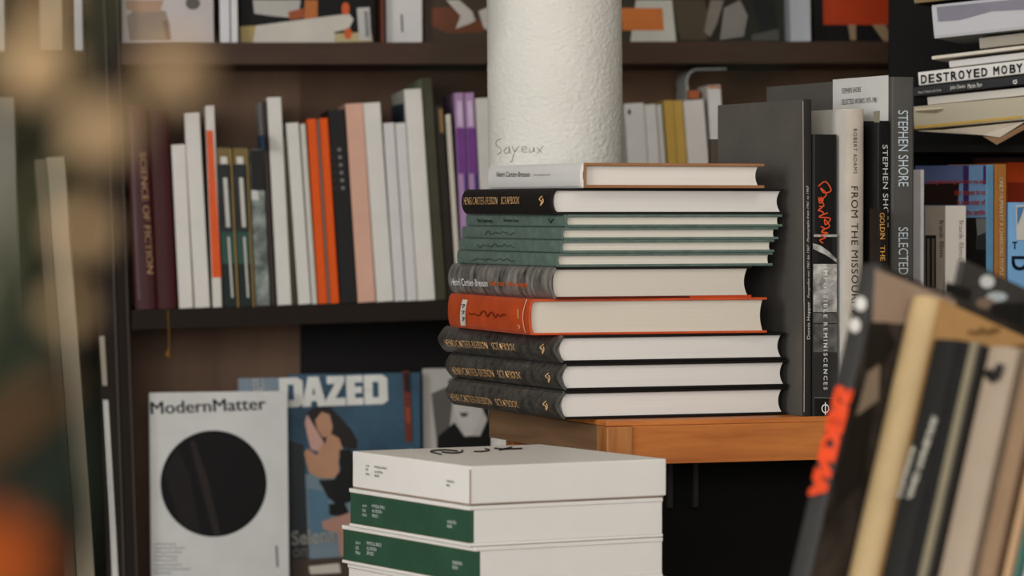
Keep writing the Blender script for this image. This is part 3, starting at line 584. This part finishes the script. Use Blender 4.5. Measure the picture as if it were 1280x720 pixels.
S('thin red-brown spine on the upper shelf', 477, 481, 474, -150, '8a4a34', yb=y1_(478) - .5, off=.004, depth=.04, fz=y1_, group='spines on the upper shelf')
s = UM('narrow white magazine leaning on the upper shelf', 482, 527, 'd2cdc8', .035, .01, 477)
strokes_px(s, [[(502, 18), (503, 40)]], 2.5, s.on_front, ink('77726c'))
s = UM('brown patterned magazine with white legs print left of the pillar', 528, 700, '5d4a3b', .06, .008, 506)
poly_px(s, [(M_('8a4a24'), [(540, 10), (575, 8), (605, 30), (606, 40), (560, 42), (540, 32)]), (M_('cfc6bb'), [(558, 0), (574, 0), (590, 14), (594, 26), (586, 30), (570, 36), (576, 20)]), (M_('cfc6bb'), [(598, 14), (612, 8), (612, 40), (604, 34)])], s.on_front)
s = UM('magazine with an orange label right of the pillar', 760, 847, '4f4a3a', .05, .008, 758)
poly_px(s, [(M_('c4bfb2'), [(795, 0), (840, 0), (845, 52), (788, 52)]), (M_('d97a35'), [(776, 10), (828, 10), (830, 38), (778, 38)])], s.on_front)
s = UM('black and white animal photograph magazine on the upper shelf', 848, 977, '3a342c', .05, .008, 838)
poly_px(s, [(M_('5e5038'), [(842, 0), (880, 0), (890, 30), (884, 50), (850, 50)]), (M_('8b8072'), [(888, 0), (905, 0), (896, 30), (888, 46), (880, 40)]), (M_('8f887e'), [(905, 10), (925, 0), (935, 20), (930, 46), (900, 50)]), (M_('1d1a17'), [(940, 0), (968, 0), (973, 40), (950, 44)]), (M_('6a655d'), [(940, 44), (973, 36), (974, 50), (940, 51)])], s.on_front)
S('pale blue-white spine between the animal print and the orange block', 988, 1014, 984, -150, 'c4c6c8', yb=y1_(990) - .5, off=.01, fz=y1_, group='spines on the upper shelf')
s = UM('black magazine with a large orange-red block at the right of the upper shelf', 1016, 1160, '221d1a', .05, .008, 1013)
poly_px(s, [(mat('cf4516', .4), [(1028, -2), (1138, -2), (1139, 31), (1029, 31)]), (M_('a88a6a'), [(1060, 31), (1070, 31), (1070, 50), (1063, 50)]), (M_('a88a6a'), [(1090, 31), (1107, 31), (1117, 52), (1105, 52)])], s.on_front)

# ------------------------------------------------------------------ left neighbour bookcase
lb = thing('bookcase', 'dark neighbouring bookcase at the left edge with cream slabs', 'bookcase', frame(BM @ Vector((-.75, 0, 0)) * 1.0, bright, -bn, Vector((0, 0, 1))))
BIo = BI; BI = lb.matrix_world.inverted()
hexa('side_panel', [(97, -320), (120.5, -320), (179.5, 1389), (156, 1389)], 0, SD, dark, lb)
hexa('side_panel', [(-420, -320), (-405, -320), (-405, 1389), (-420, 1389)], 0, SD, dark, lb)
hexa('back_panel', [(-420, -320), (128, -320), (176, 1100), (-420, 1100)], SD + .001, SD + .008, mat('4a392d', .7, .15), lb)
hexa('shelf', [(-404, 68), (108, 64), (109, 88), (-404, 92)], .02, SD, vdark, lb)
hexa('edge_label', [(124, 420), (130.5, 420), (134, 482), (127.5, 482)], -.002, -.0002, mat('a89c8a', .6), lb)
hexa('edge_label', [(128, 500), (135, 500), (150, 760), (142, 760)], -.002, -.0002, mat('d4cfc8', .6), lb)
for q in ([(117.9, -320), (120.4, -320), (179.4, 1389), (176.9, 1389)],): hexa('edge_highlight', q, -.002, -.0002, mat('5a4f45', .5), lb)  # thin pale strip standing in for the highlight on this post
hexa('shelf', [(-404, 768), (141, 762), (142, 786), (-404, 792)], .0, SD, dark, lb)
hexa('plinth', [(-404, 1101), (149, 1101), (149, 1390), (-404, 1390)], 0, SD, dark, lb)
BI = BIo
GLB = 'books in the left bookcase'
S('large cream portfolio standing in the left bookcase', 98, 121, 58, 197, 'ab9c84', yb=762, off=.0, group=GLB, depth=.22)
S('tan backing board behind the cream portfolio', 82, 97, 43, 200, '82705a', yb=762.2, off=.003, group=GLB, depth=.22)
S('pale grey narrow spine at the left picture edge', -4, 36, -22, 122, '8f887a', yb=762.6, off=.0, group=GLB)
S('cream slab on the top shelf of the left bookcase', 50, 78, 48, -150, 'a8987e', yb=63.3, off=.02, group=GLB)
S('white slab beside the post on the top shelf of the left bookcase', 93, 104, 90, -150, 'c8c8cb', yb=63.3, off=.015, group=GLB)
S('white spine at the top left corner of the picture', -14, 7, -18, -150, 'b8b0a6', yb=64.3, off=.02, group=GLB)

# ------------------------------------------------------------------ right bookcase with worn stack and colourful row
RZ = 4.32
rb = thing('bookcase', 'black bookcase at the right edge behind the slipcase box', 'bookcase', Matrix.Translation((P(1150, 0, RZ).x, RZ, 0)))
zA = P(0, 180, RZ).z; zB = P(0, 470, RZ).z
box('shelf', 0, .5, .04, .36, zA - .009, zA - .0005, vdark, rb); box('shelf', 0, .5, -.03, .36, zB - .02, zB - .0005, vdark, rb)
box('side_panel', .5, .52, -.03, .37, 0, 2.0, vdark, rb); box('back_panel', 0, .5, .36, .37, 0, 2.0, vdark, rb)
box('side_panel', 0, .02, .3, .359, 0, zB - .021, vdark, rb); box('side_panel', 0, .02, -.03, .01, 0, zB - .021, vdark, rb)
GR = 'books standing in the right bookcase'
def rowbook(label, xl, xr, yt, xfar, phi, cover, d=RZ, **kw): return standing(label, xl, xr, 470, yt, xfar, phi, zB, cover, d=d, group=GR, soft=True, **kw)
s = rowbook('blue book with red printed lines and glossy cover', 1233, 1242, 206, 1144, 36, mat('6a7fae', .35), RZ, spine=mat('6aa0c4', .4))
f_ = s.on_back
poly_px(s, [(M_('6f7fb0'), [(1146, 208), (1205, 207), (1205, 228), (1146, 230)]), (M_('3a2622'), [(1146, 230), (1199, 229), (1197, 256), (1146, 256)]), (M_('7fa6cf'), [(1205, 207), (1232.5, 206.5), (1232.5, 272), (1197, 272), (1199, 229), (1205, 229)]),
    (M_('5a3f80'), [(1204, 207), (1211, 207), (1211, 256), (1204, 256)]), (M_('6a3f90'), [(1229, 207), (1232.6, 207), (1232.6, 230), (1229, 230)]), (M_('2e2a26'), [(1207, 272), (1232.6, 272), (1232.6, 350), (1207, 350)]), (M_('8a8a86'), [(1220, 273), (1232.6, 273), (1232.6, 295), (1222, 304)]), (M_('4a4a48'), [(1220, 296), (1232, 290), (1232, 312), (1220, 312)])], f_)
redi = ink('e85a34')
for i, (tx, xs, y) in enumerate((('moving elements gone in the real and', 1158, 231.5), ('that comes to us', 1193, 244), ('in the midst of', 1196, 256.5), ('the tactile', 1207, 269))):
    text_px(s, tx, (xs, y), (1231.5, y - .6), (xs, y - 7), f_, redi, .03, lift=.004)
s = rowbook('white thin booklet beside the slipcase box', 1151, 1155.5, 212, 1140, 36, mat('e4dfde', .5), RZ - .024)
s = rowbook('cream book with grey lettering in front of the blue book', 1182, 1208, 257, 1156, 30, mat('bfb09e', .5), RZ - .02, spine=mat('ece4d8', .5, .03))
text_px(s, 'frank films', (1198, 275), (1198, 324), (1204, 275), s.on_spine, ink('a59d92'), .0)
text_px(s, 'frank films', (1174, 275), (1174.5, 322), (1179.5, 275), s.on_back, ink('6b6258'), .0)
poly_px(s, [(M_('2a2420'), [(1156.5, 294), (1170, 294), (1170, 360), (1156.5, 360)]), (M_('8d8072'), [(1159, 298), (1162, 298), (1162, 360), (1159, 360)]), (M_('8d8072'), [(1165, 298), (1168, 298), (1168, 360), (1165, 360)])], s.on_back)
s = rowbook('orange-brown spine with pale lettering in the right bookcase', 1244, 1258, 205, 1185, 36, mat('c4823e', .5), RZ + .014)
text_px(s, 'ONLY HUMAN BY A CHANGING PEOPLE', (1248, 222), (1248.5, 345), (1253, 222), s.on_spine, ink('d6c8a8'), .03)
s = rowbook('red-orange book at the right edge above the pale blue one', 1258.5, 1300, 203, 1220, 20, mat('e8521c', .4), RZ + .17)
poly_px(s, [(mat('b8381a', .4), [(1259.5, 228), (1298, 228), (1298, 300), (1259.5, 300)])], s.on_spine, 'printed_band')
s = rowbook('pale blue book with dark lettering and white shape at right edge', 1260, 1302, 253, 1220, 20, mat('84b8e6', .4), RZ + .035)
poly_px(s, [(M_('d8d2c6'), [(1269, 257), (1300, 255), (1300, 300), (1270, 300)]), (M_('5d8fbe'), [(1270.5, 259), (1280, 258), (1274, 275), (1271, 282)])], s.on_spine)
text_px(s, 'T', (1265, 311.5), (1271, 311.5), (1265, 302), s.on_spine, ink('1c2434'), .05)
text_px(s, 'D', (1264, 320), (1264, 338), (1284, 320), s.on_spine, ink('1c2434'), .04)
s = rowbook('dark brown book with reddish mottling at the back of the right bookcase', 1216, 1300, 197, 1214, 5, mat('4a352b', .6, .4, 0, 300, (40, 40, 8), 'print', .3, 0, '5e2a22'), RZ + .31)
# worn stack
GK = 'worn books in the pile at the top right'
def pile(label, xl, xr, yt, yb_, yaw, tilt, cover, W=.16, d=RZ + .03, name='book', cat='book', **kw):
    """spine or page edge faces the viewer, its right end nearer; bottom left corner at pixel (xl, yb_)"""
    a, t = R(yaw), R(tilt); ey = Vector((math.cos(a) * math.cos(t), -math.sin(a) * math.cos(t), math.sin(t))).normalized()   # along the spine
    ez = Vector((-math.cos(a) * math.sin(t), math.sin(a) * math.sin(t), math.cos(t))); ex = -ey.cross(ez)
    k_ = FPX / d; L = (xr - xl) / k_ / math.cos(a)
    return book(label, frame(P(xl, yb_, d) + ey * L, ex, -ey, ez), W, L, (yb_ - yt) / k_ - .0003, cover, group=GK, name=name, cat=cat, **kw)
yel = mat('b39c6c', .7, .25); cream = mat('c9beac', .7, .1)
s = pile('yellowed worn paperback with curled cover in the pile', 1143, 1330, 133, 162, 20, 4.6, yel, soft=True, spine=paper('b8ad96'))
poly_px(s, [(M_('8b7a5a'), [(1146, 136), (1176, 134), (1180, 137), (1170, 141), (1146, 140)]), (M_('d0c2a4'), [(1143.5, 136), (1178, 134), (1179, 136), (1146, 138.5)]), (M_('c8a24c'), [(1143.5, 158), (1278, 144.5), (1278, 147.5), (1143.5, 161.2)])], s.on_spine, 'torn_edge', .001)
v = [P(1147, 164, RZ + .022), P(1180, 162.5, RZ + .02), P(1281, 152.5, RZ - .012), P(1250, 172, RZ - .015), P(1228, 169, RZ - .01)]
sh_ = put('paper_sheet', v, [(0, 1, 2, 3, 4)], mat('cbbfac', .8)); sh_.modifiers.new('t', 'SOLIDIFY').thickness = .0006; tag(sh_, 'loose cream sheet hanging out under the worn pile', 'paper', GK)
v = [P(1250, 172.5, RZ - .018), P(1282, 154, RZ - .018), P(1282, 161, RZ - .018), P(1246, 181, RZ - .02), P(1228, 170, RZ - .013)]
sh_ = put('paper_flap', v, [(0, 1, 2, 3, 4)], mat('a07a58', .8)); sh_.modifiers.new('t', 'SOLIDIFY').thickness = .0006; tag(sh_, 'folded brown paper flap hanging under the worn pile', 'paper', GK)
s = pile('white coverless paper block between black spine and yellowed paperback', 1160, 1330, 121, 131.5, 20, 5.0, cream, d=RZ + .035, soft=True, spine=paper('cfc8bc'))
s = pile('black spine with small white names in the pile', 1142, 1276, 108.5, 121, 20, 5.6, mat('1c1a19', .4), soft=True)
text_px(s, 'Nuova Coleccion del Cardo', (1148, 117), (1177, 113.8), (1148, 114), s.on_spine, ink('c9c4bb'), .02)
text_px(s, 'John Davies', (1188, 113.2), (1207, 111), (1188, 107.3), s.on_spine, ink('dcd7cd'), .02)
text_px(s, 'Martin Parr', (1210, 110.7), (1228, 108.6), (1210, 105), s.on_spine, ink('dcd7cd'), .02)
strokes_px(s, [[(1268, 100), (1267, 103.5), (1270, 104.5), (1271.5, 101.5)], [(1269, 102), (1271, 99.5)]], 1, s.on_spine, ink('e6e2da'), 'emblem')
s = pile('white spine with wide black capitals in the pile', 1149, 1330, 90, 107, 20, 5.7, mat('d6d0c8', .5, .03), d=RZ + .028, soft=True)
for i, (chh, x) in enumerate(zip('DESTROYEDMOBY', (1151.5, 1161, 1170.5, 1179.5, 1189, 1198.5, 1208, 1217.5, 1227, 1242, 1252, 1262.5, 1271))):
    y = 105 - (x - 1151) * .118; text_px(s, chh, (x, y), (x + 7.5, y - .7), (x - .3, y - 11), s.on_spine, ink('1b1817'), .045)
s = pile('white pamphlet block lying on the white spine', 1187, 1330, 76, 84.5, 20, 5.8, mat('cfcbc6', .6), d=RZ + .04, soft=True, spine=paper('cbc6c0'))
s = pile('thin cream pamphlet sticking out of the pile', 1165, 1330, 70, 74.5, 20, 5.8, mat('cfc4b4', .7), d=RZ + .035, soft=True)
s = pile('small beige paperback near the top of the pile', 1225, 1330, 47, 61, 20, 5.6, mat('a59a88', .6), d=RZ + .04, soft=True, spine=paper('a89e8e'))
s = pile('thick grey and white book at the top of the pile', 1168, 1340, 6, 48, 20, 5.0, mat('9ca0a0', .5), d=RZ + .03, bt=.005, spine=paper('b8b5b6'), b=.0005)
poly_px(s, [(M_('857f8a'), [(1171, 9), (1281, -2), (1281, 12), (1240, 14), (1200, 25), (1173, 27)])], s.on_spine, 'grey_pages', .001)
s = pile('black board with tan edge topmost in the pile', 1143, 1330, -2, 4.5, 20, 5.0, mat('3a2c20', .5), d=RZ + .03, soft=True, spine=mat('8d7450', .6))

# ------------------------------------------------------------------ foreground row of reclining books at the right
BE, GA = R(50), R(18); FD = 2.85
fx0 = Vector((math.sin(BE), math.cos(BE), 0)); fez = Vector((math.cos(BE), -math.sin(BE), 0)); up = Vector((0, 0, 1))
fey = up * math.cos(GA) + fx0 * math.sin(GA); fex = fx0 * math.cos(GA) - up * math.sin(GA)
GF = 'reclining books in the foreground'
state = {'s': None, 'e': None}
def recl(label, px, py, wpx, cover, W=.22, H=None, gap=.002, spine=None, **kw):
    if state['s'] is None: top = P(px, py, FD); state['s'] = top.dot(fez)
    else: top = hit(px, py, fez * state['s'], fez)
    d = (top - EYE).dot(F_); T = wpx / (FPX / d) / math.cos(BE) * .70
    e = top.dot(fey)
    if state['e'] is None: state['e'] = e - H
    Hh = e - state['e']; state['s'] += T + gap
    return book(label, frame(top - fey * Hh, fex, fey, fez), W, Hh, T, cover, spine=spine, group=GF, **kw)
s = recl('dark grey book at the back of the reclining row with white spots', 1198, 325, 10, mat('4a4642', .5, .3), .26, .33)
poly_px(s, [(M_('c8c8c6'), ell(1234, 352, 9, 8)), (M_('a9b0b2'), ell(1246, 371, 13, 6)), (M_('8a7460'), ell(1232, 379, 12, 7)), (M_('1d1a18'), [(1182, 352), (1215, 362), (1212, 376), (1180, 366)]), (M_('1d1a18'), [(1238, 380), (1282, 378), (1282, 412), (1240, 398)])], s.on_front)
s = recl('dark book with orange-red spine lettering leftmost of the reclining row', 1077, 330, 30, mat('2e2722', .5, .5, 0, 300, (22, 22, 22), 'print', .12, 0, '4a4038'), .22, spine=mat('3d3a37', .5, .2))
text_px(s, 'ANDERS', (1012, 620), (1048, 482), (1034, 626), s.on_spine, mat('e0481c', .45), .11, 0, .95, .002)
poly_px(s, [(M_('b8b2a8'), ell(1079, 381, 7, 9)), (M_('b8b2a8'), ell(1072, 408, 7, 9))], s.on_spine, 'printed_letters', .002)
poly_px(s, [(M_('a48b76'), [(1094, 336), (1195, 376), (1190, 420), (1132, 405), (1090, 402)]), (M_('2b2521'), [(1088, 410), (1108, 402), (1120, 430), (1098, 470), (1080, 462)]), (M_('94806c'), [(1085, 465), (1100, 455), (1098, 500), (1070, 520)]), (M_('26211d'), [(1064, 530), (1092, 505), (1080, 600), (1042, 640), (1050, 580)])], s.on_front)
s = recl('thick ochre hardback with tan cover in the reclining row', 1139, 372, 43, mat('b88c58', .6, .1), .24, spine=mat('a98f66', .5, .12), b=.006)
strokes_px(s, scribble(1210, 1250, 414, 3, 14, 5), 5, s.on_front, ink('8a6438')); strokes_px(s, scribble(1262, 1290, 434, 2, 6, 6), 5, s.on_front, ink('8a6438'))
s = recl('black book with two lines of pale lettering in the reclining row', 1167, 424, 46, mat('2f2d29', .5, .3), .22, spine=mat('25231f', .45, .2))
text_px(s, 'STRANGE', (1123, 622), (1142, 558), (1129, 624), s.on_spine, ink('a09a8c'), .1, 0, 1, .002); text_px(s, 'AND FAMILIAR', (1136, 624), (1169, 520), (1143, 626), s.on_spine, ink('a09a8c'), .1, 0, 1, .002)
s = recl('plain black book beside the lettered black one in the reclining row', 1194, 427, 34, mat('1d1a18', .6, .3), .22)
s = recl('thin olive-grey book in the reclining row', 1213, 427, 13, mat('7d6e56', .6, .1), .21, spine=mat('83785f', .6, .1))
s = recl('thin black book between two beige ones in the reclining row', 1223, 432, 9, mat('2a241f', .5), .21)
s = recl('wide beige book with a black mark in the reclining row', 1236, 434, 46, mat('8d7a66', .6, .1), .22, spine=mat('9a8874', .6, .06), b=.003)
poly_px(s, [(M_('1a1613'), [(1232, 470), (1240, 462), (1247, 466), (1252, 456), (1260, 458), (1255, 476), (1245, 482)])], s.on_spine, 'printed_mark', .002)
s = recl('brown-beige book right of the wide beige one', 1280, 452, 26, mat('745a42', .6, .1), .21, spine=mat('8d7054', .6, .1))
s = recl('thin tan book near the right edge of the reclining row', 1308, 472, 10, mat('b08c68', .6), .2)
s = recl('thin teal book near the right edge of the reclining row', 1318, 482, 9, mat('3f6a5e', .5), .2)
s = recl('pale pinkish book at the lower right corner', 1329, 492, 30, mat('cbbcb4', .5), .2)
# slanted rack carrying them
e0 = state['e']; s0 = P(1198, 325, FD).dot(fez); base = P(1060, 560, FD); bo = fex * (base.dot(fex) - .1) + fey * (e0 - .0005) + fez * (s0 - .03)
rk = thing('book_rack', 'slanted wooden book rack under the reclining foreground books', 'rack', frame(bo, fex, fey, fez))
box('rack_board', 0, .42, -.018, 0, 0, .36, dtm, rk, .002)
for x, zz in ((.03, .02), (.03, .30), (.30, .02), (.30, .30)):
    a = rk.matrix_world @ Vector((x, -.0185, zz)); li = rk.matrix_world.inverted()
    if a.z > ZD + .01:
        v, f = boxvf(a.x, a.x + .03, a.y, a.y + .03, ZD, a.z); put('rack_foot', [li @ Vector(q) for q in v], f, dtm, rk)

# ------------------------------------------------------------------ vase of dried flowers close to the camera, out of focus
VD = .76
vx, vy = -.185, .80; VZ = 1.0
st = thing('pedestal', 'slim wooden pedestal beside the viewer under the vase', 'stand', Matrix.Translation((vx, vy, 0)))
def lathe(name, prof, m, parent, n=32):
    v, f = [], []
    for r, z in prof:
        for i in range(n): a = 2 * math.pi * i / n; v.append((r * math.cos(a), r * math.sin(a), z))
    for k_ in range(len(prof) - 1):
        for i in range(n): j = (i + 1) % n; f.append((k_ * n + i, k_ * n + j, (k_ + 1) * n + j, (k_ + 1) * n + i))
    f += [tuple(range(n)), tuple(range(len(prof) * n - 1, len(prof) * n - n - 1, -1))]
    return put(name, v, f, m, parent, smooth=True)
lathe('foot', [(.1, 0), (.1, .02), (.03, .04)], dtm, st); lathe('column', [(.025, .041), (.025, VZ - .021)], dtm, st); lathe('plate', [(.085, VZ - .02), (.085, VZ - .0004)], dtm, st)
vm = Matrix.Translation((vx, vy, VZ)); va = thing('flower_vase', 'blurred bunch of dried flowers in a vase close to the viewer', 'vase', vm); vi = vm.inverted()
lathe('vase_body', [(.03, 0), (.045, .03), (.047, .06), (.03, .1), (.022, .12), (.026, .13), (.023, .13), (.02, .12), (.027, .1), (.04, .06)], mat('8a8478', .4), va)
stemm = mat('4a4a2a', .7)
leafm = mat('141d0e', .8, .2); palm = mat('a2845f', .9, .25, .5, 500)
def stem(top, via=None):
    a = Vector((0, 0, .03)); b = vi @ top; m1 = vi @ via if via else Vector((b.x * .15, b.y * .3, b.z * .6))
    tube('stem', [(1 - t) ** 2 * a + 2 * t * (1 - t) * m1 + t * t * b for t in [i / 10 for i in range(11)]], .0009, stemm, va, 5)
def ball(px, py, r, m, d=VD):
    c = P(px, py, d); bm = bmesh.new(); bmesh.ops.create_icosphere(bm, subdivisions=3, radius=r)
    for v_ in bm.verts: v_.co *= 1 + .12 * noise.noise(v_.co * 400)
    for v_ in bm.verts: v_.co = vi @ (c + v_.co)
    me = bpy.data.meshes.new('seed_head'); bm.to_mesh(me); bm.free(); me.materials.append(m); o = bpy.data.objects.new('seed_head', me); COL.objects.link(o); o.parent = va
    stem(c - Vector((0, 0, r * .8)), P(px - 420, py + 180, d))
for px, py, r in ((46, 84, .0068), (219, 92, .0060), (127, 166, .0066), (104, 290, .0048), (60, 0, .004), (84, 388, .0036)): ball(px, py, r, palm)
def leaf(pts, wd, m, d=VD, via=None, n=10):
    q = smoothline(pts, 4); L = len(q); v, f = [], []
    for i, p in enumerate(q):
        a, b = q[max(0, i - 1)], q[min(L - 1, i + 1)]; dx, dy = b[0] - a[0], b[1] - a[1]; l = math.hypot(dx, dy) or 1; t = i / (L - 1); h = wd * math.sin(math.pi * min(1, .12 + .88 * t)) ** .7 + .4
        for sg, cup in ((-1, 0), (0, .003), (1, 0)): v.append(vi @ P(p[0] - dy / l * h * sg, p[1] + dx / l * h * sg, d + cup + .02 * t))
    for i in range(L - 1):
        for k_ in (0, 1): f.append((3 * i + k_, 3 * i + k_ + 1, 3 * i + k_ + 4, 3 * i + k_ + 3))
    o = put('leaf', v, f, m, va, smooth=True); o.modifiers.new('t', 'SOLIDIFY').thickness = .0004
    stem(P(*pts[0], d), via)
leaf([(-70, 790), (10, 660), (56, 540), (52, 400)], 70, leafm)
leaf([(-80, 600), (-30, 500), (15, 400), (14, 270)], 50, leafm, VD + .02)
leaf([(10, 800), (70, 700), (92, 620), (88, 520)], 40, leafm, VD + .03)
leaf([(-70, 580), (-10, 545), (40, 505), (88, 470)], 22, mat('5d3d1c', .7, .2), VD - .01)
leaf([(560, -80), (590, 10), (565, 80), (520, 115)], 8, leafm, VD + .02, P(200, -900, VD))
leaf([(1000, -80), (985, 10), (945, 70), (890, 90)], 9, leafm, VD + .03, P(300, -1500, VD))
fc = P(-6, 700, VD); fl = mat('96420a', .8, .2)
for ring, (n, rr, tl) in enumerate(((12, .0135, .2), (9, .010, .5), (6, .006, .9))):
    for i in range(n):
        a = 2 * math.pi * i / n + ring * .3; dr = Vector((math.cos(a), -tl, math.sin(a))).normalized(); sd = Vector((-math.sin(a), 0, math.cos(a)))
        v = [fc, fc + dr * rr * .5 + sd * rr * .22, fc + dr * rr, fc + dr * rr * .5 - sd * rr * .22]
        put('petal', [vi @ q for q in v], [(0, 1, 2), (0, 2, 3)], fl, va).modifiers.new('t', 'SOLIDIFY').thickness = .0005
stem(fc + Vector((0, .002, 0)))
